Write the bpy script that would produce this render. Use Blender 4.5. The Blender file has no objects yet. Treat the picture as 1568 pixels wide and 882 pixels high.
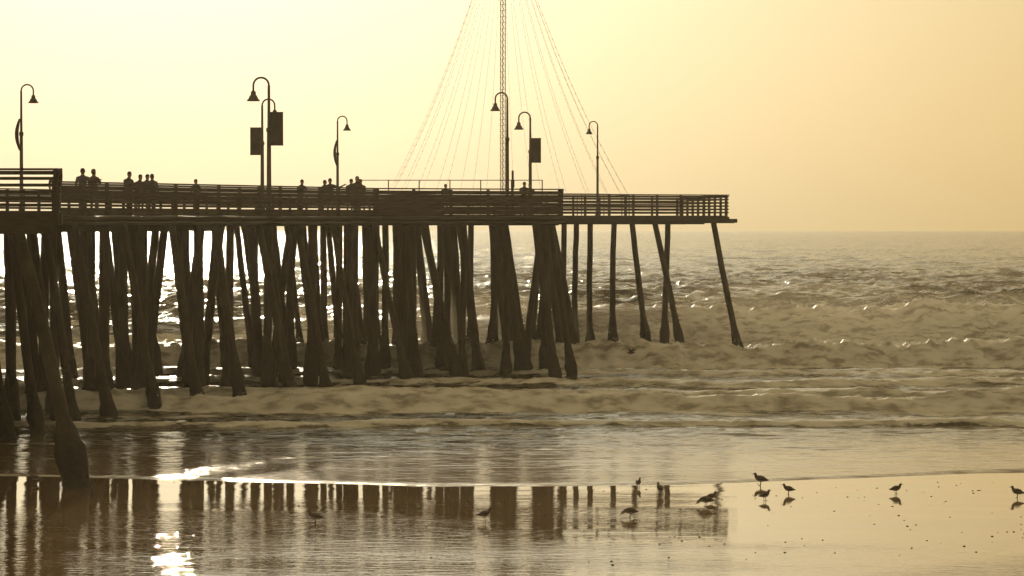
import bpy, math, random
import numpy as np
from mathutils import Vector, Matrix
random.seed(7)
scene=bpy.context.scene
CAMZ=6.4
# ---------------------------------------------------------------- helpers
def link(o,parent=None):
    scene.collection.objects.link(o)
    if parent: o.parent=parent
    return o
def empty(name,loc=(0,0,0),rotz=0):
    e=bpy.data.objects.new(name,None); e.location=loc; e.rotation_euler=(0,0,rotz); e.empty_display_size=.3
    return link(e)
class MB:
    def __init__(s): s.v=[]; s.f=[]
    def beam(s,a,b,w,h,up=(0,0,1)):
        a=Vector(a); b=Vector(b); t=(b-a).normalized(); up=Vector(up)
        if abs(t.dot(up))>.95: up=Vector((0,1,0))
        r=t.cross(up).normalized(); u=r.cross(t).normalized()
        n=len(s.v)
        for p in (a,b):
            for i,j in((-1,-1),(1,-1),(1,1),(-1,1)):
                s.v.append(p+r*(i*w/2)+u*(j*h/2))
        s.f+=[(n,n+3,n+2,n+1),(n+4,n+5,n+6,n+7)]
        for k in range(4):
            l=(k+1)%4; s.f.append((n+k,n+l,n+4+l,n+4+k))
    def tube(s,path,rad,n=8,sq=1.0,cap=True):
        path=[Vector(p) for p in path]; m=len(path); base=len(s.v)
        if not hasattr(rad,'__len__'): rad=[rad]*m
        prev=None
        for i,p in enumerate(path):
            t=(path[min(i+1,m-1)]-path[max(i-1,0)]).normalized()
            ref=prev if prev is not None else (Vector((0,1,0)) if abs(t.y)<.9 else Vector((1,0,0)))
            r=(ref-t*ref.dot(t)).normalized(); prev=r; u=t.cross(r)
            for k in range(n):
                a=2*math.pi*k/n
                s.v.append(p+r*math.cos(a)*rad[i]*sq+u*math.sin(a)*rad[i])
        for i in range(m-1):
            for k in range(n):
                l=(k+1)%n; A=base+i*n; B=A+n
                s.f.append((A+k,A+l,B+l,B+k))
        if cap:
            s.f.append(tuple(base+k for k in range(n))[::-1]); s.f.append(tuple(base+(m-1)*n+k for k in range(n)))
    def obj(s,name,mat,parent=None,smooth=False):
        me=bpy.data.meshes.new(name); me.from_pydata([tuple(v) for v in s.v],[],s.f); me.update()
        if smooth: me.polygons.foreach_set('use_smooth',[True]*len(me.polygons))
        me.materials.append(mat)
        return link(bpy.data.objects.new(name,me),parent)
def newmat(name):
    m=bpy.data.materials.new(name); m.use_nodes=True; nt=m.node_tree
    return m,nt,nt.nodes['Principled BSDF']
def N(nt,t,**k):
    n=nt.nodes.new(t)
    for a,b in k.items(): setattr(n,a,b)
    return n
def ramp(nt,stops,interp='LINEAR'):
    r=N(nt,'ShaderNodeValToRGB'); cr=r.color_ramp; cr.interpolation=interp
    while len(cr.elements)<len(stops): cr.elements.new(.5)
    for e,(p,c) in zip(cr.elements,stops):
        e.position=p; e.color=(*c,1) if len(c)==3 else c
    return r
def noise(nt,scale,detail=4,vec=None,sc=None,coord='Object'):
    tc=N(nt,'ShaderNodeTexCoord'); n=N(nt,'ShaderNodeTexNoise'); n.inputs['Scale'].default_value=scale; n.inputs['Detail'].default_value=detail
    mp=N(nt,'ShaderNodeMapping')
    if sc: mp.inputs['Scale'].default_value=sc
    nt.links.new(tc.outputs[coord],mp.inputs[0]); nt.links.new(mp.outputs[0],n.inputs['Vector'])
    return n
def varmat(name,c1,c2,rough=.85,scale=3,sc=None,bump=.3,dist=.02,metal=0):
    m,nt,b=newmat(name)
    n=noise(nt,scale,6,sc=sc); r=ramp(nt,[(.3,c1),(.7,c2)])
    nt.links.new(n.outputs['Fac'],r.inputs[0]); nt.links.new(r.outputs[0],b.inputs['Base Color'])
    bp=N(nt,'ShaderNodeBump'); bp.inputs['Strength'].default_value=bump; bp.inputs['Distance'].default_value=dist
    nt.links.new(n.outputs['Fac'],bp.inputs['Height']); nt.links.new(bp.outputs[0],b.inputs['Normal'])
    b.inputs['Roughness'].default_value=rough; b.inputs['Metallic'].default_value=metal
    return m
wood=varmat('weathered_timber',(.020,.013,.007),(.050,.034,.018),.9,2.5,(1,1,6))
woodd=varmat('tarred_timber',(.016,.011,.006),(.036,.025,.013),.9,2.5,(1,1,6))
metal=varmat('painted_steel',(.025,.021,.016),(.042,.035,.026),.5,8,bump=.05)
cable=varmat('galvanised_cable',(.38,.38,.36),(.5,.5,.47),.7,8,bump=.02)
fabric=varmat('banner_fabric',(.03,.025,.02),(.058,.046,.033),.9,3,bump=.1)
# pile: timber with mussel-crusted foot
pm,nt,b=newmat('pile_timber_with_mussels')
n1=noise(nt,3,6,sc=(1,1,.3)); r1=ramp(nt,[(.3,(.014,.0095,.0055)),(.7,(.044,.030,.016))])
nt.links.new(n1.outputs['Fac'],r1.inputs[0])
n2=noise(nt,9,5); r2=ramp(nt,[(.35,(.008,.006,.004)),(.7,(.024,.016,.010))]); nt.links.new(n2.outputs['Fac'],r2.inputs[0])
tc=N(nt,'ShaderNodeTexCoord'); sx=N(nt,'ShaderNodeSeparateXYZ'); nt.links.new(tc.outputs['Object'],sx.inputs[0])
ma=N(nt,'ShaderNodeMath',operation='MULTIPLY_ADD'); ma.inputs[1].default_value=1.2; nt.links.new(n1.outputs['Fac'],ma.inputs[0]); nt.links.new(sx.outputs['Z'],ma.inputs[2])
mr=N(nt,'ShaderNodeMapRange'); mr.inputs['From Min'].default_value=2.1; mr.inputs['From Max'].default_value=2.6; nt.links.new(ma.outputs[0],mr.inputs['Value'])
mx=N(nt,'ShaderNodeMixRGB'); nt.links.new(mr.outputs[0],mx.inputs[0]); nt.links.new(r2.outputs[0],mx.inputs[1]); nt.links.new(r1.outputs[0],mx.inputs[2])
nt.links.new(mx.outputs[0],b.inputs['Base Color']); b.inputs['Roughness'].default_value=.85
bp=N(nt,'ShaderNodeBump'); bp.inputs['Strength'].default_value=.8; bp.inputs['Distance'].default_value=.05
nt.links.new(n2.outputs['Fac'],bp.inputs['Height']); nt.links.new(bp.outputs[0],b.inputs['Normal'])

# ---------------------------------------------------------------- numpy noise
rng=np.random.default_rng(3)
TAB=rng.random((512,512))
def vn(x,y,seed=0):
    x=x+seed*37.17; y=y+seed*91.3
    xi=np.floor(x).astype(np.int64); yi=np.floor(y).astype(np.int64)
    fx=x-xi; fy=y-yi; fx=fx*fx*fx*(fx*(fx*6-15)+10); fy=fy*fy*fy*(fy*(fy*6-15)+10)
    a=TAB[xi&511,yi&511]; b_=TAB[(xi+1)&511,yi&511]; c=TAB[xi&511,(yi+1)&511]; d=TAB[(xi+1)&511,(yi+1)&511]
    return (a*(1-fx)+b_*fx)*(1-fy)+(c*(1-fx)+d*fx)*fy
def fbm(x,y,seed=0,o=4):
    s=0;amp=.5;t=0
    for i in range(o):
        s=s+amp*vn(x,y,seed+i*5); t+=amp; x=x*2.03;y=y*2.03;amp*=.5
    return s/t
def ridge(x,y,seed=0,o=3):
    s=0;amp=.5;t=0
    for i in range(o):
        s=s+amp*(1-np.abs(2*vn(x,y,seed+i*5)-1)); t+=amp; x=x*2.1;y=y*2.1;amp*=.5
    return s/t
def sm(a,b_,x):
    t=np.clip((x-a)/(b_-a),0,1); return t*t*(3-2*t)
def grid_mesh(name,X,Y,Z,mat,attrs={}):
    R,C=X.shape; me=bpy.data.meshes.new(name)
    co=np.stack([X,Y,Z],-1).reshape(-1,3).astype(np.float32)
    idx=np.arange(R*C).reshape(R,C)
    q=np.stack([idx[:-1,:-1],idx[:-1,1:],idx[1:,1:],idx[1:,:-1]],-1).reshape(-1,4)
    me.vertices.add(R*C); me.vertices.foreach_set('co',co.ravel())
    me.loops.add(q.size); me.loops.foreach_set('vertex_index',q.ravel().astype(np.int32))
    me.polygons.add(len(q)); me.polygons.foreach_set('loop_start',(np.arange(len(q))*4).astype(np.int32))
    me.polygons.foreach_set('use_smooth',np.ones(len(q),bool))
    me.update(calc_edges=True)
    for k,a in attrs.items():
        at=me.attributes.new(k,'FLOAT','POINT'); at.data.foreach_set('value',a.ravel().astype(np.float32))
    me.materials.append(mat)
    return link(bpy.data.objects.new(name,me))
def sandz(y):
    return np.interp(y,[-200,40,60,74,100,160,300,40000],[3.0,.34,.16,0,-.35,-1.6,-4,-12])
def edge(x):
    base=np.interp(x,[-40,-12.9,-2.3,4.3,13,40],[79,77.2,73.3,73.9,78.4,84])
    return base+.5*(fbm(x*.35,x*0+3,9,3)-.5)

# ---------------------------------------------------------------- materials for sea and sand
def foam_shader(nt,gloss=True):
    L=nt.links.new
    fn=noise(nt,2.2,9,sc=(.45,1,1)); fr=ramp(nt,[(.36,(.40,.38,.34)),(.5,(.84,.82,.77)),(.62,(.98,.97,.94))]); L(fn.outputs['Fac'],fr.inputs[0])
    fb=N(nt,'ShaderNodeBump'); fb.inputs['Strength'].default_value=1; fb.inputs['Distance'].default_value=.12; L(fn.outputs['Fac'],fb.inputs['Height'])
    fd=N(nt,'ShaderNodeBsdfPrincipled'); fd.inputs['Roughness'].default_value=.42 if gloss else .9; fd.inputs['IOR'].default_value=1.33
    if not gloss: fd.inputs['Specular IOR Level'].default_value=0
    ft=N(nt,'ShaderNodeBsdfTranslucent'); fm=N(nt,'ShaderNodeMixShader'); fm.inputs[0].default_value=.28
    L(fr.outputs[0],fd.inputs['Base Color']); L(fb.outputs[0],fd.inputs['Normal'])
    L(fr.outputs[0],ft.inputs['Color']); L(fb.outputs[0],ft.inputs['Normal'])
    L(fd.outputs[0],fm.inputs[1]); L(ft.outputs[0],fm.inputs[2])
    return fm
def sea_material():
    m,nt,b=newmat('sea_water_and_foam')
    L=nt.links.new
    b.inputs['Roughness'].default_value=.11; b.inputs['IOR'].default_value=1.33
    a=noise(nt,.55,6,sc=(.45,1,1)); c=noise(nt,2.6,4,sc=(.5,1,1))
    b1=N(nt,'ShaderNodeBump'); b1.inputs['Distance'].default_value=.9
    b2=N(nt,'ShaderNodeBump'); b2.inputs['Strength'].default_value=1; b2.inputs['Distance'].default_value=.08
    L(a.outputs['Fac'],b1.inputs['Height']); L(c.outputs['Fac'],b2.inputs['Height'])
    ca=N(nt,'ShaderNodeAttribute',attribute_name='calm')
    # thin swash lets the sand show through; deep water is dark olive
    cr=ramp(nt,[(.0,(.030,.030,.018)),(.56,(.05,.045,.028)),(.95,(.24,.175,.10))]); L(ca.outputs['Fac'],cr.inputs[0]); L(cr.outputs[0],b.inputs['Base Color'])
    mm=N(nt,'ShaderNodeMapRange'); mm.inputs['To Min'].default_value=1.0; mm.inputs['To Max'].default_value=.06
    L(ca.outputs['Fac'],mm.inputs['Value']); L(mm.outputs[0],b1.inputs['Strength'])
    mm2=N(nt,'ShaderNodeMapRange'); mm2.inputs['To Min'].default_value=1.0; mm2.inputs['To Max'].default_value=.4
    L(ca.outputs['Fac'],mm2.inputs['Value']); L(mm2.outputs[0],b2.inputs['Strength'])
    L(b1.outputs[0],b2.inputs['Normal']); L(b2.outputs[0],b.inputs['Normal'])
    fm=foam_shader(nt)
    at=N(nt,'ShaderNodeAttribute',attribute_name='foam')
    f2=noise(nt,2.6,10,sc=(.28,1,1)); f2.inputs['Roughness'].default_value=.65
    s=N(nt,'ShaderNodeMath',operation='SUBTRACT'); L(f2.outputs['Fac'],s.inputs[1]); 
    s0=N(nt,'ShaderNodeMath',operation='MULTIPLY_ADD'); s0.inputs[1].default_value=.8; s0.inputs[2].default_value=.1; L(at.outputs['Fac'],s0.inputs[0]); L(s0.outputs[0],s.inputs[0])
    mr=N(nt,'ShaderNodeMapRange'); mr.inputs['From Min'].default_value=-.02; mr.inputs['From Max'].default_value=.05; L(s.outputs[0],mr.inputs['Value'])
    mix=N(nt,'ShaderNodeMixShader'); L(mr.outputs[0],mix.inputs[0]); L(b.outputs[0],mix.inputs[1]); L(fm.outputs[0],mix.inputs[2])
    L(mix.outputs[0],nt.nodes['Material Output'].inputs['Surface'])
    return m
def sand_material():
    m,nt,b=newmat('wet_sand'); L=nt.links.new
    n=noise(nt,.5,6,sc=(.3,1,1)); r=ramp(nt,[(.3,(.17,.12,.065)),(.7,(.26,.185,.11))]); L(n.outputs['Fac'],r.inputs[0]); L(r.outputs[0],b.inputs['Base Color'])
    b.inputs['Specular IOR Level'].default_value=0; b.inputs['Coat Weight'].default_value=1; b.inputs['Coat IOR'].default_value=1.62
    b.inputs['Roughness'].default_value=.9; b.inputs['Coat Roughness'].default_value=.02
    ra=N(nt,'ShaderNodeAttribute',attribute_name='ripple')
    a=noise(nt,1.1,4,sc=(1.5,4.5,1)); c=noise(nt,7,2,sc=(.8,1.8,1))
    mu=N(nt,'ShaderNodeMath',operation='MULTIPLY'); L(a.outputs['Fac'],mu.inputs[0]); L(ra.outputs['Fac'],mu.inputs[1])
    b1=N(nt,'ShaderNodeBump'); b1.inputs['Strength'].default_value=1; b1.inputs['Distance'].default_value=.0115; L(mu.outputs[0],b1.inputs['Height'])
    mu2=N(nt,'ShaderNodeMath',operation='MULTIPLY'); L(c.outputs['Fac'],mu2.inputs[0]); L(ra.outputs['Fac'],mu2.inputs[1])
    b2=N(nt,'ShaderNodeBump'); b2.inputs['Strength'].default_value=1; b2.inputs['Distance'].default_value=.0010; L(mu2.outputs[0],b2.inputs['Height'])
    L(b1.outputs[0],b2.inputs['Normal']); L(b2.outputs[0],b.inputs['Coat Normal']); L(b2.outputs[0],b.inputs['Normal'])
    return m
# ---------------------------------------------------------------- sea surface
ys=[66.0]
while ys[-1]<30000:
    y=ys[-1]; k=.0018 if y<240 else (.0018+(y-240)*.00001 if y<1000 else .0094)
    ys.append(y*(1+k))
ys=np.array(ys); NC=780; cols=np.linspace(-1,1,NC)
Y=np.repeat(ys[:,None],NC,1); X=cols[None,:]*(24+.25*Y)
def bore(y0,amp,front,back,wob,seed):
    c=y0+wob*(fbm(X*.06,X*0,seed,3)-.5)*2+.6*(fbm(X*.5,X*0+7,seed+1,3)-.5)
    u=Y-c
    return c,u,amp*np.where(u<0,np.exp(-(u/front)**2),np.exp(-(u/back)**2))
calm=(1-sm(76,96,Y))*.45+.55*(1-sm(148,166,Y))
amp_out=sm(150,190,Y)*(1-.5*sm(1500,5000,Y))
Z=amp_out*(1.1*(ridge(X*.035,Y*.09,2,2)-.5)+1.1*(ridge(X*.16,Y*.4,4,3)-.5)+.5*(ridge(X*.5,Y*1.1,8,2)-.5)*(1-sm(300,600,Y)))
Z+=(1-sm(150,190,Y))*sm(80,100,Y)*(.24*(fbm(X*.3,Y*.9,21,4)-.5)+.12*(ridge(X*.5,Y*1.8,22,3)-.5))
foam=np.zeros_like(Z)
sp=ridge(X*1.1,Y*.9,35,3)**3
A1=2.0*(.55+.45*sm(-2,9,X))*(.7+.6*fbm(X*.10,X*0+2,31,3))
c,u,h=bore(165,1,2.6,8,3,40); Z+=A1*h; CR1=c[0]; 
brk=sm(.40,.55,fbm(X*.08,X*0+5,33,3))   # where the lip has already collapsed
foam=np.maximum(foam,sm(-19,-12,u)*(1-sm(-3.2,-1.8,u)*(1-brk))*(1-sm(.5,5,u)))
foam=np.maximum(foam,.9*np.exp(-((u-.2)/.8)**2)*sm(.35,.55,fbm(X*.4,X*0+5,34,3)))
Z+=.5*sp*np.exp(-((u+.3)/1.2)**2)*brk
c,u,h=bore(192,1,5,14,6,44); Z+=.9*h*sm(0,15,X+6*0)+.6*h; foam=np.maximum(foam,.62*np.exp(-((u+1)/2.5)**2)*sm(.45,.7,fbm(X*.07,X*0,77,2)))
c,u,h=bore(230,1,5,14,8,46); Z+=.8*h
c,u,h=bore(137.5,1,.8,5,2.0,50); Z+=.95*(.6+.8*fbm(X*.2,X*0,53,3))*h; foam=np.maximum(foam,sm(-3,-1.4,u)*(1-.6*sm(.6,5,u)))
Z+=.3*sp*np.exp(-((u+.2)/.9)**2)
c,u,h=bore(103,1,.4,2.5,1.5,60); Z+=.5*(.5+1.0*fbm(X*.25,X*0,63,3))*h; foam=np.maximum(foam,sm(-1.3,-.5,u)*(1-.6*sm(.2,2,u)))
Z+=.2*sp*np.exp(-((u+.1)/.5)**2)
c,u,h=bore(109.5,1,.5,3,2.5,64); Z+=.36*h*(.4+1.2*fbm(X*.25,X*0,66,3)); foam=np.maximum(foam,.85*np.exp(-(u/.9)**2))
c,u,h=bore(94,1,.3,2,1.2,70); Z+=.2*h; foam=np.maximum(foam,.75*np.exp(-(u/.5)**2))
c,u,h=bore(119,1,.7,3,3,74); Z+=.3*h; foam=np.maximum(foam,.75*np.exp(-(u/1.1)**2))
c,u,h=bore(127,1,.7,3,3,76); Z+=.28*h; foam=np.maximum(foam,.70*np.exp(-(u/1.2)**2))
lace=(.04+.68*fbm(X*.12,Y*.5,80,5))*sm(88,96,Y)*(1-sm(145,165,Y)); foam=np.maximum(foam,lace)
foam=np.maximum(foam,.42*sm(.62,.8,ridge(X*.1,Y*.35,90,3))*sm(160,200,Y)*(1-sm(250,600,Y)))
foam=np.maximum(foam,.50*sm(.70,.86,ridge(X*.07,Y*.55,92,4))*sm(77,82,Y)*(1-sm(92,98,Y)))
E=edge(X)
lump=sm(.5,.9,foam)*sm(86,100,Y)*(.35+.65*sm(108,135,Y))
Z+=lump*(.5*(fbm(X*.9,Y*1.4,95,3)-.5)+.30*(ridge(X*2.2,Y*2.6,97,2)-.5))
d=Y-E; S=sandz(Y)
near=sm(0,10,d)
Z=np.where(d>0, near*Z+(1-near)*np.maximum(S,-.05)+.05*sm(0,.5,d)+.03*near*(fbm(X*1.2,Y*3,99,2)-.5), S-.06+.06*np.clip(1+d/.2,0,1))
foam=np.maximum(foam*sm(0,3,d), .9*np.exp(-((d-.12)/.16)**2))
sea=grid_mesh('sea',X,Y,Z,sea_material(),{'foam':foam,'calm':calm})
# flecks of spray thrown off the breaking crests
sprm,nt,b=newmat('spray_foam'); fm=foam_shader(nt,False); nt.links.new(fm.outputs[0],nt.nodes['Material Output'].inputs['Surface'])
spm=MB()
def height(x,y):
    i=int(np.searchsorted(ys,y)); w=24+.25*ys[i]; j=int(round((x/w+1)/2*(NC-1)))
    return float(Z[i,min(max(j,0),NC-1)])
def crest(x,y0):
    best=max((height(x,y0+k*.4),y0+k*.4) for k in range(-10,11)); return best[1],best[0]
for (y0,x0,x1,cnt,hh) in ((165,-12,42,420,.8),(137.5,-12,34,300,.4),(103,-14,26,140,.16)):
    for i in range(cnt):
        x=random.uniform(x0,x1)
        if TAB[int(x*.9)%512,int(y0)%512]<.35: continue
        cy,cz=crest(x,y0)
        for k in range(random.randint(4,14)):
            px=x+random.gauss(0,.6); pz=cz-.05+abs(random.gauss(0,hh*.45)); py=cy+random.gauss(-.1,.4); s=random.uniform(.006,.022)
            n0=len(spm.v); 
            for a in((s,0,0),(-s*.7,s*.7,0),(-s*.7,-s*.7,0),(0,0,s*1.2),(0,0,-s)): spm.v.append(Vector((px+a[0],py+a[1],pz+a[2])))
            spm.f+=[(n0,n0+1,n0+3),(n0+1,n0+2,n0+3),(n0+2,n0,n0+3),(n0+1,n0,n0+4),(n0+2,n0+1,n0+4),(n0,n0+2,n0+4)]
spm.obj('sea_spray',sprm)
# ---------------------------------------------------------------- beach sheet
ys2=np.concatenate([np.linspace(-200,45,30),np.linspace(46,100,220),np.geomspace(104,40000,60)])
xs=np.concatenate([-np.geomspace(20000,45,25),np.linspace(-40,40,260),np.geomspace(45,20000,25)])
Xs,Ys=np.meshgrid(xs,ys2)
Zs=sandz(Ys)+.012*(fbm(Xs*.15,Ys*.5,5,3)-.5)*(1-sm(74,90,Ys))
mask=sm(.35,.6,fbm(Xs*.12,Ys*.22,15,3))
rip=.12+.9*sm(7,-5,Xs)*sm(70.5,65,Ys)*(.35+.65*mask)+1.5*sm(60,56.5,Ys)*(.4+.8*mask)*sm(-9,-3,Xs)
beach=grid_mesh('sand_beach',Xs,Ys,Zs,sand_material(),{'ripple':rip})

# ---------------------------------------------------------------- pier
def rz(y): return CAMZ+1.6+(y-78)*.0037     # rail top height
def dz(y): return rz(y)-1.1                 # deck height
OUT=[(-11.57,75),(-13.55,88),(-15.4,100),(-9.6,112.5),(-5.6,121.5),(2.1,125),(2.5,149),(11.3,154),(9.5,168),(-4,168),(-14,150),(-19,130),(-24,112),(-30,98),(-40,92),(-40,75)]
pier=empty('wooden_pier')
# deck slab
m=MB(); n=len(OUT)
for (x,y) in OUT: m.v.append(Vector((x,y,dz(y))))
for (x,y) in OUT: m.v.append(Vector((x,y,dz(y)-.12)))
m.f.append(tuple(range(n))); m.f.append(tuple(range(n,2*n))[::-1])
for i in range(n):
    j=(i+1)%n; m.f.append((i,n+i,n+j,j))
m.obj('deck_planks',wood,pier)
rail=MB(); fas=MB(); posts=MB()
def railing(p,q,mode):
    p=Vector((*p,0)); q=Vector((*q,0)); L=(q-p).length; t=(q-p)/L
    out=Vector((t.y,-t.x,0))
    def at(s,z,o=0.0):
        v=p+t*s+out*o; return Vector((v.x,v.y,dz(v.y)+z))
    k=max(1,round(L/1.55))
    for i in range(k+1):
        s=min(max(L*i/k,.07),L-.07)
        posts.beam(at(s,-.30,-.06),at(s,1.04+random.uniform(-.01,.02),-.06),.13,.11)
    rail.beam(at(0,1.075,-.02),at(L,1.075,-.02),.24,.05)
    if mode=='open': zs=[(.16,.08),(.33,.08),(.50,.08),(.67,.08),(.84,.08),(.985,.10)]
    elif mode=='main': zs=[(.10,.13),(.28,.09),(.43,.09),(.585,.145),(.735,.145),(.885,.145),(1.0,.07)]
    else: zs=[(.09,.165),(.26,.155),(.425,.155),(.59,.155),(.755,.155),(.92,.155)]
    for z,h in zs:
        if mode=='main' and .2<z<.5:
            for i in range(k):
                rail.beam(at(L*i/k,z,.03),at(L*(i+1)/k-.02,z,.03),.045,h)
        else: rail.beam(at(0,z,.03),at(L,z,.03),.045,h)
    fas.beam(at(0,-.21,.04),at(L,-.21,.04),.10,.30)
for i in range(n):
    p,q=OUT[i],OUT[(i+1)%n]
    mode='open' if i in(0,6,7,8,15,14) else('solid' if i in (4,5) else 'main')
    railing(p,q,mode)
fas.beam((11.3,153.9,dz(154)-.27),(11.75,154.05,dz(154)-.27),.3,.2)
fas.beam((2.3,148.7,dz(154)-.30),(11.6,153.8,dz(154)-.30),.14,.2)
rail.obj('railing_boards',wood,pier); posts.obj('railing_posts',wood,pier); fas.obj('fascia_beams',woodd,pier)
# utility pipes slung along the seaward side
pp=MB()
for off,zz,r in((.22,-.12,.06),(.25,-.32,.045)):
    for a,b_ in((2,3),(3,4),(4,5)):
        p=Vector((*OUT[a],0)); q=Vector((*OUT[b_],0)); t=(q-p).normalized(); o=Vector((t.y,-t.x,0))
        pts=[]
        for k in range(9):
            s=k/8; v=p.lerp(q,s)+o*off; pts.append((v.x,v.y,dz(v.y)+zz-.03*math.sin(s*math.pi*4)**2))
        pp.tube(pts,r,8)
pp.obj('utility_pipes',metal,pier,True)
# inside test
def inside(x,y,poly=OUT):
    c=False
    for i in range(len(poly)):
        x1,y1=poly[i]; x2,y2=poly[i-1]
        if (y1>y)!=(y2>y) and x<(x2-x1)*(y-y1)/(y2-y1)+x1: c=not c
    return c
pl=MB(); caps=MB()
def pile(tx,ty,bx,by,r=.17,foot=1.0):
    zt=dz(ty)-.36; zb=float(sandz(by))-1.0
    pts=[];rr=[]
    hf=random.uniform(1.2,2.0); ph=random.uniform(0,6); bw=random.uniform(.02,.06)
    for z in np.concatenate([np.linspace(zb,2.2,16),np.linspace(2.8,zt,6)]):
        k=(z)/(zt); x=bx+(tx-bx)*k+bw*math.sin(k*3+ph); y=by+(ty-by)*k
        f=0
        if z<hf: f=min(1,(hf-z)/(.6 if foot>1.3 else 1.0))
        rad=r*(1-.10*k)+ .13*foot*f*random.uniform(.65,1.3)
        pts.append((x+random.uniform(-.015,.015),y,z)); rr.append(rad)
    pl.tube(pts,rr,10)
# explicit outer piles
for a in [(-12.7,75.4,-10.8,72.9,.18,1.5),(-16.3,75.4,-17.5,73,.2,1),
          (5.48,157,5.37,157),(6.35,156,7.19,155.5),(7.54,155,8.89,154),(8.36,158,8.22,158),(10.64,154.6,11.84,154),
          (4.18,158,4.25,158),(3.5,159,3.4,159),(2.9,160,2.7,159.5),
          (1.0,126.2,1.9,125.3,.19,.8),(-2.2,129,-1.4,128.5,.2,1),(-3.8,126.5,-2.37,125.8,.19,.9),(-4.4,128,-4.4,128,.22,1),(-6.0,127,-6.05,127,.22,1),
          (1.9,139,3.1,138,.16,.9),(1.7,147,2.6,146.5,.16,1),(1.4,135,.6,135,.16,1)]:
    pile(*a)
ax=Vector((.42,.907)); pr=Vector((.907,-.42))
# bents along the landward stem
def side_x(y): return float(np.interp(y,[75,88,93,100,112.5,121.5,125],[-11.57,-15,-15.2,-15.4,-9.6,-5.6,2.1]))
yy=81.0
while yy<122:
    sx_=side_x(yy) if yy>=93 else -18.0+(yy-80)*.20
    e=Vector((sx_,yy))-pr*.4
    b_=e+pr*random.uniform(1.4,2.0)-ax*.6
    pile(e.x,e.y,b_.x,b_.y,random.uniform(.14,.17),1.0)
    for k in range(5):
        o=e-pr*(.9+k*2.5+random.uniform(-.3,.3))-ax*random.uniform(-.1,.5)
        lean=random.choice([0,0,.9,.8,-.9,.4]) if k>0 else 0
        if inside(o.x,o.y): pile(o.x,o.y,o.x+pr.x*lean,o.y+pr.y*lean,random.uniform(.15,.21),1)
    far=e-pr*12.2
    a=Vector((e.x,e.y,dz(yy)-.3)); q=Vector((far.x,far.y,dz(far.y)-.3))
    caps.beam(a,q,.3,.34)
    if yy<112: caps.beam(a+Vector((.1,.3,-.25)),q+Vector((.1,.3,-.25)),.12,.2)
    yy+=2.9
# head of the pier
yy=126.5
while yy<167:
    xr=float(np.interp(yy,[125,149,150,154,168],[2.0,2.2,3.5,10.6,9])); xl=float(np.interp(yy,[112,130,150,168],[-22,-16.5,-12,-3]))
    x=min(xr,2.2)-random.uniform(.2,.8)
    while x>xl:
        l=random.choice([0,0,.5,-.6,.9]); yj=yy+random.uniform(-.3,.3)
        if inside(x,yj): pile(x,yj,x+l,yj-abs(l)*.3,random.uniform(.15,.19),.9)
        x-=random.uniform(1.8,2.8)
    caps.beam((xl,yy,dz(yy)-.3),(xr,yy,dz(yy)-.3),.3,.32)
    yy+=3.8
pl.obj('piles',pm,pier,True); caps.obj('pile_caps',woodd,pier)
# near platform joists
jm=MB()
for k in range(8):
    y=75.3+k*1.6
    jm.beam((-39,y,dz(y)-.42),(-12.0-k*.26,y,dz(y)-.42),.2,.28)
jm.beam((-39,74.9,dz(75)-.33),(-11.7,74.9,dz(75)-.33),.12,.5)
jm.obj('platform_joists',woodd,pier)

# ---------------------------------------------------------------- street lamps
def lamp(X_,D,top,side,s,banner=None):
    z0=dz(D); H=top-z0; e=empty('street_lamp',(X_,D,z0))
    r=.26*s
    m=MB()
    m.tube([(0,0,0),(0,0,.25),(0,0,.3),(0,0,H*.62),(0,0,H*.64),(0,0,H-r*1.0)],[.13*s,.12*s,.085*s,.07*s,.055*s,.045*s],10)
    pts=[(0,0,H-r)]
    for k in range(1,13):
        a=math.pi*k/12; pts.append((side*(r-r*math.cos(a)),0,H-r+r*math.sin(a)))
    pts.append((side*2*r,0,H-r-.2*s))
    m.tube(pts,.034*s,8)
    m.obj('pole_and_crook',metal,e,True)
    m=MB(); x=side*2*r; zt=H-r-.15*s
    m.tube([(x,0,zt),(x,0,zt-.05*s),(x,0,zt-.06*s),(x,0,zt-.17*s),(x,0,zt-.2*s),(x,0,zt-.3*s),(x,0,zt-.36*s),(x,0,zt-.38*s)],
           [.03*s,.05*s,.085*s,.09*s,.125*s,.17*s,.23*s,.215*s],14)
    m.obj('bell_shade',metal,e,True)
    m=MB(); m.tube([(0,0,H*.6),(0,0,H*.605),(0,0,H*.63),(0,0,H*.635)],[.06*s,.095*s,.095*s,.05*s],10); 
    m.tube([(0,0,.0),(0,0,.06)],[.17*s,.17*s],10); m.obj('collar',metal,e,True)
    if banner:
        bs,zt,h,w=banner
        m=MB()
        for z in (zt,zt-h): m.beam((0,0,z),(bs*(w+.06),0,z),.03,.03)
        m.obj('banner_arms',metal,e)
        m=MB(); nx,nz=6,10; 
        for yo in(-.006,.006):
            b0=len(m.v)
            for i in range(nx+1):
                for j in range(nz+1):
                    u=i/nx; v=j/nz
                    m.v.append(Vector((bs*(.05+w*u),yo+.03*math.sin(u*5+v*2)*math.sin(v*math.pi),zt-h*v)))
            for i in range(nx):
                for j in range(nz):
                    a=b0+i*(nz+1)+j; m.f.append((a,a+1,a+nz+2,a+nz+1))
        m.obj('banner',fabric,e,True)
    return e
def furled(e,x,z0,z1):
    m=MB(); k=12
    m.tube([(x-.10*math.sin(math.pi*i/k)+.05,-.02,z0+(z1-z0)*i/k) for i in range(k+1)],[.03+.035*math.sin(math.pi*i/k) for i in range(k+1)],8)
    m.obj('furled_banner',fabric,e,True)
e=lamp(-16.35,98,11.26,1,.78); furled(e,-.1,2.1,3.15)
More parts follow.
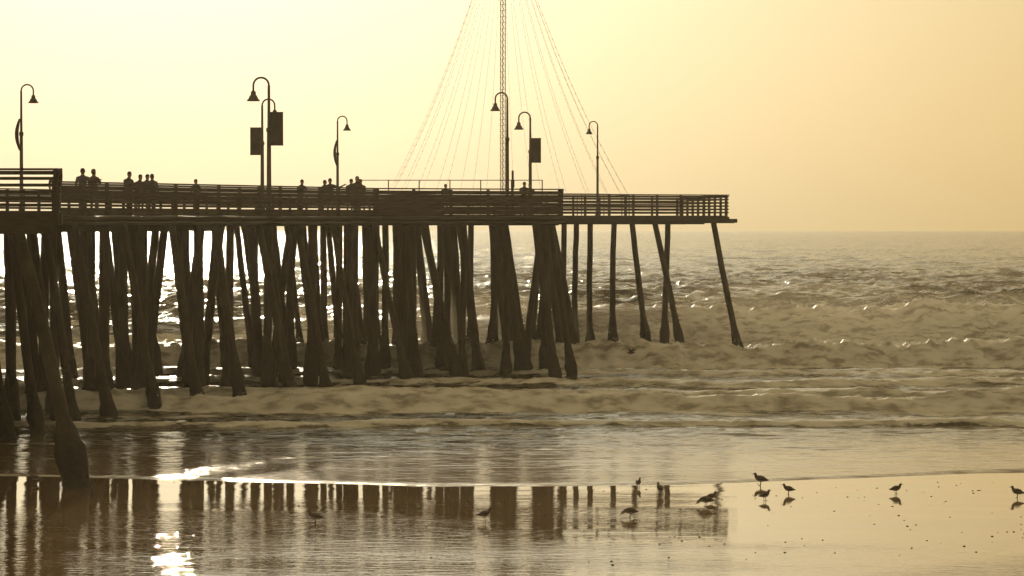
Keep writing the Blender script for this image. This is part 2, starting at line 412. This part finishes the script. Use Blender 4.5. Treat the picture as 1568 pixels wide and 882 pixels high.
lamp(-9.38,113.5,12.3,-1,1.15,(1,12.3-7.03-1.34,1.27,.5))
lamp(-10.36,122,11.85,1,1.0,(-1,11.85-7.06-1.19,1.12,.45))
e=lamp(-7.83,132,11.53,1,.82); furled(e,-.08,2.2,3.35)
lamp(-.2,127,12.35,-1,1.0)
lamp(.87,140,12.03,-1,1.05,(1,12.03-7.13-1.24,1.15,.46))
lamp(4.51,155,12.15,-1,.85)
# ---------------------------------------------------------------- mast with strings of lights
mast=empty('light_string_mast',(-.48,156,dz(156)))
H=23.3-dz(156); m=MB()
tri=[(.16*math.cos(a),.16*math.sin(a)) for a in (math.pi/6,math.pi*5/6,-math.pi/2)]
for x,y in tri: m.tube([(x,y,0),(x,y,H)],.02,6)
k=0; z=.3
while z<H-.3:
    for i in range(3):
        a=tri[i]; b_=tri[(i+1)%3]
        m.tube([(a[0],a[1],z),(b_[0],b_[1],z)],.012,5); m.tube([(a[0],a[1],z),(b_[0],b_[1],z+.32)],.010,5)
    z+=.32
m.beam((0,0,0),(0,0,.5),.7,.7); m.obj('lattice_mast',varmat('mast_steel',(.14,.13,.11),(.2,.19,.16),.7,8,bump=.02),mast)
m=MB(); bl=MB()
for k in range(26):
    a=2*math.pi*(k+.3)/26; R=6.45; ex,ey=.28+R*math.cos(a),.9+R*math.sin(a)*.95
    pts=[]
    for i in range(17):
        s=i/16; sag=-.55*math.sin(s*math.pi)*(1-.3*s)
        rr=s; pts.append((ex*rr*(1-.06*math.sin(s*math.pi)),ey*rr*(1-.06*math.sin(s*math.pi)),H-(H-1.1)*s+sag))
    m.tube(pts,.005,4)
    for i in range(1,36):
        s=i/36*16; j=int(s); f=s-j
        if j<16:
            p=Vector(pts[j]).lerp(Vector(pts[j+1]),f); bl.tube([p,p-Vector((0,0,.06))],[.010,.014],5)
m.obj('light_cables',cable,mast); bl.obj('bulbs',cable,mast)
m=MB(); m.tube([(.28+6.45*math.cos(2*math.pi*i/40),.9+6.45*.95*math.sin(2*math.pi*i/40),1.1) for i in range(41)],.03,6); 
for i in range(20):
    a=2*math.pi*i/20; m.tube([(.28+6.45*math.cos(a),.9+6.1*math.sin(a),0),(.28+6.45*math.cos(a),.9+6.1*math.sin(a),1.12)],.03,6)
m.obj('anchor_ring',metal,mast)
# metal guard fence on the head
g=MB(); y=141
for z in (1.68,1.1,.6): g.tube([(-7.4,y,dz(y)+z),(1.45,y,dz(y)+z)],.022,6)
for i in range(7):
    x=-7.4+i*8.85/6; g.tube([(x,y,dz(y)),(x,y,dz(y)+1.7)],.03,6)
g.obj('metal_guard_fence',metal)
g=MB(); g.tube([(0,0,0),(0,0,1.9),(0,0,1.95)],[.05,.05,.03],8); g.beam((0,0,0),(0,0,.05),.25,.25); g.beam((0,0,1.2),(0,0,1.5),.16,.1)
o=g.obj('utility_post',metal); o.location=(.03,129,dz(129))
# ---------------------------------------------------------------- people
def clothmat(name,top,leg,hair):
    m,nt,b=newmat(name); tc=N(nt,'ShaderNodeTexCoord'); s=N(nt,'ShaderNodeSeparateXYZ'); nt.links.new(tc.outputs['Object'],s.inputs[0])
    mr=N(nt,'ShaderNodeMapRange'); mr.inputs['From Max'].default_value=1.8; nt.links.new(s.outputs['Z'],mr.inputs['Value'])
    r=ramp(nt,[(0,(.03,.025,.02)),(.04,leg),(.50,top),(.835,(.30,.18,.12)),(.925,hair)],'CONSTANT')
    nt.links.new(mr.outputs[0],r.inputs[0]); nt.links.new(r.outputs[0],b.inputs['Base Color']); b.inputs['Roughness'].default_value=.9
    return m
skin=varmat('skin',(.27,.17,.11),(.33,.21,.14),.6,5,bump=.02)
def person(X_,D,h,face,pose='stand',cols=((.05,.05,.07),(.04,.045,.06),(.03,.02,.012))):
    e=empty('person',(X_,D,dz(D)),face); e.scale=(h/1.75,)*3
    lean=.18 if pose=='lean' else .0
    # front is -Y
    V=[(0,0,.95),(0,-.01-lean*.4,1.15),(0,-.02-lean*.9,1.38),(0,-lean*1.1,1.47),(0,-.02-lean*1.3,1.56),(0,-.01-lean*1.4,1.66),(0,-lean*1.4,1.72)]
    R=[(.15,.11),(.145,.10),(.17,.11),(.055,.055),(.075,.085),(.08,.095),(.05,.06)]
    E=[(0,1),(1,2),(2,3),(3,4),(4,5),(5,6)]
    def chain(root,pts,rad):
        p=root
        for q,r in zip(pts,rad):
            V.append(q); R.append((r,r)); E.append((p,len(V)-1)); p=len(V)-1
        return p
    hands=[]
    for s in(-1,1):
        chain(0,[(s*.10,0,.86),(s*.11,-.02,.50),(s*.11,.02,.09),(s*.12,-.12,.04)],[.095,.06,.045,.04])
        if pose=='lean' : arm=[(s*.20,-lean,1.38),(s*.25,-.25,1.17),(s*.12,-.46,1.14)]
        elif pose=='point' and s>0: arm=[(s*.2,0,1.40),(s*.42,-.05,1.30),(s*.66,-.08,1.42)]
        elif pose=='phone': arm=[(s*.2,0,1.38),(s*.26,-.08,1.12),(s*.08,-.30,1.30)]
        else: arm=[(s*.2,0,1.38),(s*.26,.02,1.12),(s*.25,-.08,.87)]
        chain(2,arm,[.07,.05,.035]); hands.append((Vector(arm[-2]),Vector(arm[-1]),s))
    me=bpy.data.meshes.new('body'); me.from_pydata(V,E,[]); me.update(); o=bpy.data.objects.new('body',me); link(o,e)
    sk=o.modifiers.new('Skin','SKIN'); 
    if not me.skin_vertices:
        bpy.context.view_layer.objects.active=o; o.select_set(True); bpy.ops.mesh.customdata_skin_add(); o.select_set(False)
    for i,d in enumerate(me.skin_vertices[0].data):
        d.radius=R[i]; d.use_root=(i==0)
    sb=o.modifiers.new('Sub','SUBSURF'); sb.levels=2; sb.render_levels=2
    o.modifiers['Skin'].use_smooth_shade=True
    me.materials.append(clothmat('clothes',*cols))
    m=MB()
    for el,wr,s in hands:
        t=(wr-el).normalized(); u=Vector((0,0,1)); r=t.cross(u).normalized()
        if r.length<.1: r=Vector((1,0,0))
        m.tube([wr-t*.02,wr+t*.03,wr+t*.09],[.03,.042,.038],8,.5)
        for k,l in enumerate((.065,.08,.085,.075)):
            o_=wr+t*.085+r*((k-1.5)*.02); m.tube([o_,o_+t*l*.5,o_+t*l*.8-u*.02,o_+t*l*.9-u*.04],[.010,.0095,.009,.007],6)
        o_=wr+t*.03+r*.035*(-s); m.tube([o_,o_+t*.035+r*.02*(-s),o_+t*.065+r*.025*(-s)],[.012,.011,.008],6)
    m.obj('hands',skin,e,True)
    m=MB(); hy=-.01-lean*1.4
    m.tube([(0,hy-.07,1.645),(0,hy-.105,1.61),(0,hy-.08,1.60)],[.01,.015,.01],6)
    for s in(-1,1): m.tube([(s*.075,hy+.01,1.66),(s*.09,hy+.015,1.63),(s*.078,hy+.01,1.60)],[.01,.017,.01],6)
    m.obj('nose_and_ears',skin,e,True)
    m=MB(); m.tube([(0,hy+.03,1.55),(0,hy+.04,1.62),(0,hy+.02,1.69),(0,hy,1.745),(0,hy,1.76)],[.06,.088,.092,.06,.02],12); m.obj('hair',varmat('hair',cols[2],cols[2],.8),e,True)
    return e
C1=((.05,.05,.06),(.04,.04,.05),(.03,.02,.012)); C2=((.08,.06,.045),(.03,.03,.035),(.05,.03,.015)); C3=((.045,.05,.04),(.05,.04,.03),(.02,.015,.01))
person(-15.75,101.4,1.52,2.8,'stand',C2)
person(-15.33,105,1.62,3.3,'stand',C1); person(-14.98,105.3,1.60,2.6,'phone',C2)
person(-14.2,108,1.55,.9,'lean',C3); person(-13.85,108.6,1.45,.8,'lean',C1)
person(-13.75,110,1.48,.7,'lean',C1); person(-13.5,110.3,1.50,2.9,'stand',C2)
person(-12.15,113,1.34,.6,'stand',C3)
person(-8.65,120,1.42,.5,'lean',C1)
person(-7.9,121.3,1.42,1.2,'lean',C2); person(-7.55,122,1.50,.2,'point',C3)
person(-6.85,124,1.5,.4,'lean',C1); person(-6.55,124.3,1.62,-.3,'stand',C2); person(-6.35,124.5,1.5,-.3,'lean',C1)
person(-2.9,127,1.32,.2,'lean',C3)
person(.5,127.5,1.42,.2,'lean',C1); person(.78,127.2,1.36,-.2,'phone',C2)
# ---------------------------------------------------------------- birds
bm,nt,b=newmat('bird_plumage'); tc=N(nt,'ShaderNodeTexCoord'); s=N(nt,'ShaderNodeSeparateXYZ'); nt.links.new(tc.outputs['Object'],s.inputs[0])
nn=noise(nt,30,4); ad=N(nt,'ShaderNodeMath',operation='MULTIPLY_ADD'); ad.inputs[1].default_value=.04; nt.links.new(nn.outputs['Fac'],ad.inputs[0]); nt.links.new(s.outputs['Z'],ad.inputs[2])
mr=N(nt,'ShaderNodeMapRange'); mr.inputs['From Min'].default_value=.11; mr.inputs['From Max'].default_value=.17; nt.links.new(ad.outputs[0],mr.inputs['Value'])
r=ramp(nt,[(0,(.35,.32,.28)),(1,(.09,.075,.06))]); nt.links.new(mr.outputs[0],r.inputs[0]); nt.links.new(r.outputs[0],b.inputs['Base Color']); b.inputs['Roughness'].default_value=.8
wingm=varmat('wing_feathers',(.06,.05,.04),(.12,.1,.08),.8,20,bump=.2)
beakm=varmat('beak_and_legs',(.03,.025,.02),(.06,.045,.03),.5,20,bump=.02)
def bird(name,X_,D,rot,s=1,pose='stand'):
    z=float(np.interp(D,[40,60,74,76],[.34,.16,0,.02]))+.0
    e=empty(name,(X_,D,z),rot); e.scale=(s,s,s)
    m=MB(); hl=.0; 
    if pose=='stand': P=[(-.155,0,.105),(-.12,0,.115),(-.07,0,.13),(-.01,0,.14),(.05,0,.15),(.085,0,.175),(.10,0,.205),(.108,0,.228),(.122,0,.236),(.138,0,.232)]
    else: P=[(-.155,0,.125),(-.12,0,.13),(-.07,0,.135),(-.01,0,.14),(.05,0,.14),(.09,0,.135),(.12,0,.12),(.145,0,.10),(.16,0,.088),(.172,0,.078)]
    m.tube(P,[.008,.024,.052,.066,.060,.040,.029,.031,.029,.012],12,.85); m.obj('body_and_head',bm,e,True)
    w=MB()
    for sd in(-1,1):
        w.tube([(.055,sd*.038,.165),(.02,sd*.052,.158),(-.05,sd*.048,.148),(-.12,sd*.022,.125),(-.185,sd*.008,.112)],[.012,.038,.038,.018,.004],8,.35)
    w.obj('folded_wings',wingm,e,True)
    l=MB(); h=P[-1]; t=(Vector(P[-1])-Vector(P[-2])).normalized()
    l.tube([h,Vector(h)+t*.03,Vector(h)+t*.055+Vector((0,0,-.004))],[.010,.006,.002],6)
    for sd,dx in((-1,.012),(1,-.012)):
        l.tube([(dx,sd*.022,.10),(dx-.008,sd*.022,.055),(dx,sd*.022,.004)],[.009,.006,.006],6)
        for a in(-.5,0,.5): l.tube([(dx,sd*.022,.005),(dx+.035*math.cos(a),sd*.022+.035*math.sin(a),.003)],[.004,.002],4)
    l.obj('beak_and_legs',beakm,e,True)
for a in [(3.14,72.9,1.2,.95),(3.57,70.8,1.9,1.1,),(4.66,68.6,.4,.95),(5.94,68.9,.5,1.0),(6.67,70.8,2.8,1.0),(9.28,70.9,.2,1.0),(12.0,69.7,2.6,1.1),
          (-12.1,74.4,2.9,1.0)]:
    bird('sandpiper',a[0],a[1],a[2],a[3])
bird('sandpiper',2.59,64.3,3.0,1.1,'peck'); bird('sandpiper',-.59,63.6,.3,1.05); bird('sandpiper',-4.22,62.9,2.9,1.1)
bird('seagull',4.44,67.2,3.3,1.2,'peck'); bird('seagull',6.23,73.6,2.7,1.25)
def flyer(X_,D,z,rot,s,up):
    e=empty('seagull',(X_,D,z),rot); e.scale=(s,s,s)
    m=MB(); m.tube([(-.24,0,0),(-.18,0,.0),(-.08,0,0),(.05,0,0),(.13,0,.01),(.17,0,.02),(.20,0,.02),(.225,0,.012)],[.02,.03,.06,.07,.05,.04,.035,.01],12); 
    m.tube([(.22,0,.014),(.27,0,.0)],[.012,.003],6); m.obj('body_and_head',wingm,e,True)
    w=MB()
    for sd in(-1,1):
        st=[(0,.0,.02,.10),(.18,.03,.02+up*.14,.09),(.36,.0,.02+up*.2,.07),(.52,-.07,.02+up*.16,.045),(.64,-.15,.02+up*.08,.012)]
        b0=len(w.v)
        for yv,xv,zv,c in st:
            for (dx,dz_) in((c,0),(0,.012),(-c,0),(0,-.008)): w.v.append(Vector((xv+dx,sd*yv,zv+dz_)))
        for i in range(4):
            for k in range(4):
                a=b0+i*4; l=(k+1)%4; w.f.append((a+k,a+l,a+4+l,a+4+k))
    w.obj('spread_wings',wingm,e,True)
flyer(5.3,131,.95,.5,.9,1.0); flyer(-8.6,88,.3,3.0,.8,-.3)
# pebbles and weed scraps on the sand
pb=MB()
for i in range(240):
    x=random.uniform(-11,13); y=random.uniform(54,75); s=random.uniform(.005,.018)
    z=float(sandz(y)); pb.tube([(x-s*1.6,y,z),(x-s*.7,y,z+s*.3),(x+s*.8,y,z+s*.35),(x+s*1.7,y,z)],[s*.3,s*.6,s*.55,s*.2],6)
pb.obj('shell_and_weed_scraps',varmat('shell_scraps',(.04,.03,.02),(.12,.09,.06),.8,20),None,True)
# ---------------------------------------------------------------- salt haze over the surf (a real participating volume)
def volmat(name,dens):
    hm=bpy.data.materials.new(name); hm.use_nodes=True; nt=hm.node_tree; nt.nodes.remove(nt.nodes['Principled BSDF'])
    vs=N(nt,'ShaderNodeVolumeScatter'); vs.inputs['Color'].default_value=(1,.88,.66,1); vs.inputs['Density'].default_value=dens; vs.inputs['Anisotropy'].default_value=.6
    nt.links.new(vs.outputs[0],nt.nodes['Material Output'].inputs['Volume']); return hm
hz=MB(); x0,x1,y0,y1,z0,z1=-400,400,-20,480,-14,45
hz.v=[Vector(p) for p in((x0,y0,z0),(x1,y0,z0),(x1,y1,z0),(x0,y1,z0),(x0,y0,z1),(x1,y0,z1),(x1,y1,z1),(x0,y1,z1))]
hz.f=[(0,3,2,1),(4,5,6,7),(0,1,5,4),(1,2,6,5),(2,3,7,6),(3,0,4,7)]
hz.obj('sea_haze',volmat('salt_haze',.00019))
def ellipsoid(mb,c,r,nu=32,nv=14):
    b0=len(mb.v)
    mb.v.append(Vector((c[0],c[1],c[2]-r[2])))
    for j in range(1,nv):
        ph=-math.pi/2+math.pi*j/nv
        for i in range(nu):
            a=2*math.pi*i/nu; mb.v.append(Vector((c[0]+r[0]*math.cos(a)*math.cos(ph),c[1]+r[1]*math.sin(a)*math.cos(ph),c[2]+r[2]*math.sin(ph))))
    mb.v.append(Vector((c[0],c[1],c[2]+r[2]))); top=len(mb.v)-1
    for i in range(nu):
        l=(i+1)%nu; mb.f.append((b0,b0+1+l,b0+1+i))
        for j in range(nv-2):
            A=b0+1+j*nu; B=A+nu; mb.f.append((A+i,A+l,B+l,B+i))
        A=b0+1+(nv-2)*nu; mb.f.append((A+i,A+l,top))
for c_,r_ in (((17,164,.8),(13,7,2.8)),((33,167,.8),(12,7,2.4)),((-3,163,.6),(13,9,2.5))):
    mm_=MB(); ellipsoid(mm_,c_,r_); mm_.obj('spray_mist',volmat('spray_mist',.010),None,True)

# ---------------------------------------------------------------- light
EL=math.radians(13.5); AZ=math.radians(-6.8)
sd=Vector((math.sin(AZ)*math.cos(EL),math.cos(AZ)*math.cos(EL),math.sin(EL)))
ld=bpy.data.lights.new('sun','SUN'); ld.energy=2.6; ld.angle=math.radians(.5); ld.color=(1,.83,.57)
lo=link(bpy.data.objects.new('sun',ld)); lo.rotation_euler=(-sd).to_track_quat('-Z','Y').to_euler()
w=bpy.data.worlds.new('World'); scene.world=w; w.use_nodes=True; nt=w.node_tree; L=nt.links.new
bg=nt.nodes['Background']; bg.inputs['Strength'].default_value=.05
sk=N(nt,'ShaderNodeTexSky'); sk.sky_type='NISHITA'; sk.sun_disc=False; sk.sun_elevation=EL; sk.sun_rotation=AZ%(2*math.pi); sk.dust_density=3; sk.air_density=1; sk.ozone_density=1
t=N(nt,'ShaderNodeMixRGB',blend_type='MULTIPLY'); t.inputs[0].default_value=1; t.inputs[2].default_value=(.13,.12,.09,1); L(sk.outputs[0],t.inputs[1])
L(t.outputs[0],bg.inputs['Color'])
# sea-haze veil: forward-scattered glow round the sun direction over a pale warm base
tc=N(nt,'ShaderNodeTexCoord'); dt=N(nt,'ShaderNodeVectorMath',operation='DOT_PRODUCT'); dt.inputs[1].default_value=sd; L(tc.outputs['Generated'],dt.inputs[0])
mx0=N(nt,'ShaderNodeMath',operation='MAXIMUM'); mx0.inputs[1].default_value=0; L(dt.outputs['Value'],mx0.inputs[0])
p1=N(nt,'ShaderNodeMath',operation='POWER'); p1.inputs[1].default_value=37; L(mx0.outputs[0],p1.inputs[0])
h1=N(nt,'ShaderNodeMath',operation='MULTIPLY_ADD'); h1.inputs[1].default_value=.5; h1.inputs[2].default_value=.5; L(dt.outputs['Value'],h1.inputs[0])
p2=N(nt,'ShaderNodeMath',operation='POWER'); p2.inputs[1].default_value=5; L(h1.outputs[0],p2.inputs[0])
v1=N(nt,'ShaderNodeVectorMath',operation='SCALE'); v1.inputs[0].default_value=(.19,.10,.0); L(p2.outputs[0],v1.inputs['Scale'])
v0=N(nt,'ShaderNodeVectorMath',operation='ADD'); v0.inputs[1].default_value=(.345,.262,.128); L(v1.outputs[0],v0.inputs[0])
v2=N(nt,'ShaderNodeVectorMath',operation='SCALE'); v2.inputs[0].default_value=(.60,.84,.88); L(p1.outputs[0],v2.inputs['Scale'])
va=N(nt,'ShaderNodeVectorMath',operation='ADD'); L(v0.outputs[0],va.inputs[0]); L(v2.outputs[0],va.inputs[1])
b2=N(nt,'ShaderNodeBackground'); b2.inputs['Strength'].default_value=1; L(va.outputs[0],b2.inputs['Color'])
ad=N(nt,'ShaderNodeAddShader'); L(bg.outputs[0],ad.inputs[0]); L(b2.outputs[0],ad.inputs[1]); L(ad.outputs[0],nt.nodes['World Output'].inputs['Surface'])
# ---------------------------------------------------------------- camera
cd=bpy.data.cameras.new('camera'); cd.lens=36*4500/1568; cd.sensor_width=36; cd.clip_end=60000; cd.clip_start=.5
co=link(bpy.data.objects.new('camera',cd)); co.location=(0,0,CAMZ); co.rotation_euler=(math.pi/2-math.atan(88/4500),0,0)
scene.camera=co
scene.view_settings.view_transform='Standard'; scene.view_settings.look='None'; scene.view_settings.exposure=0
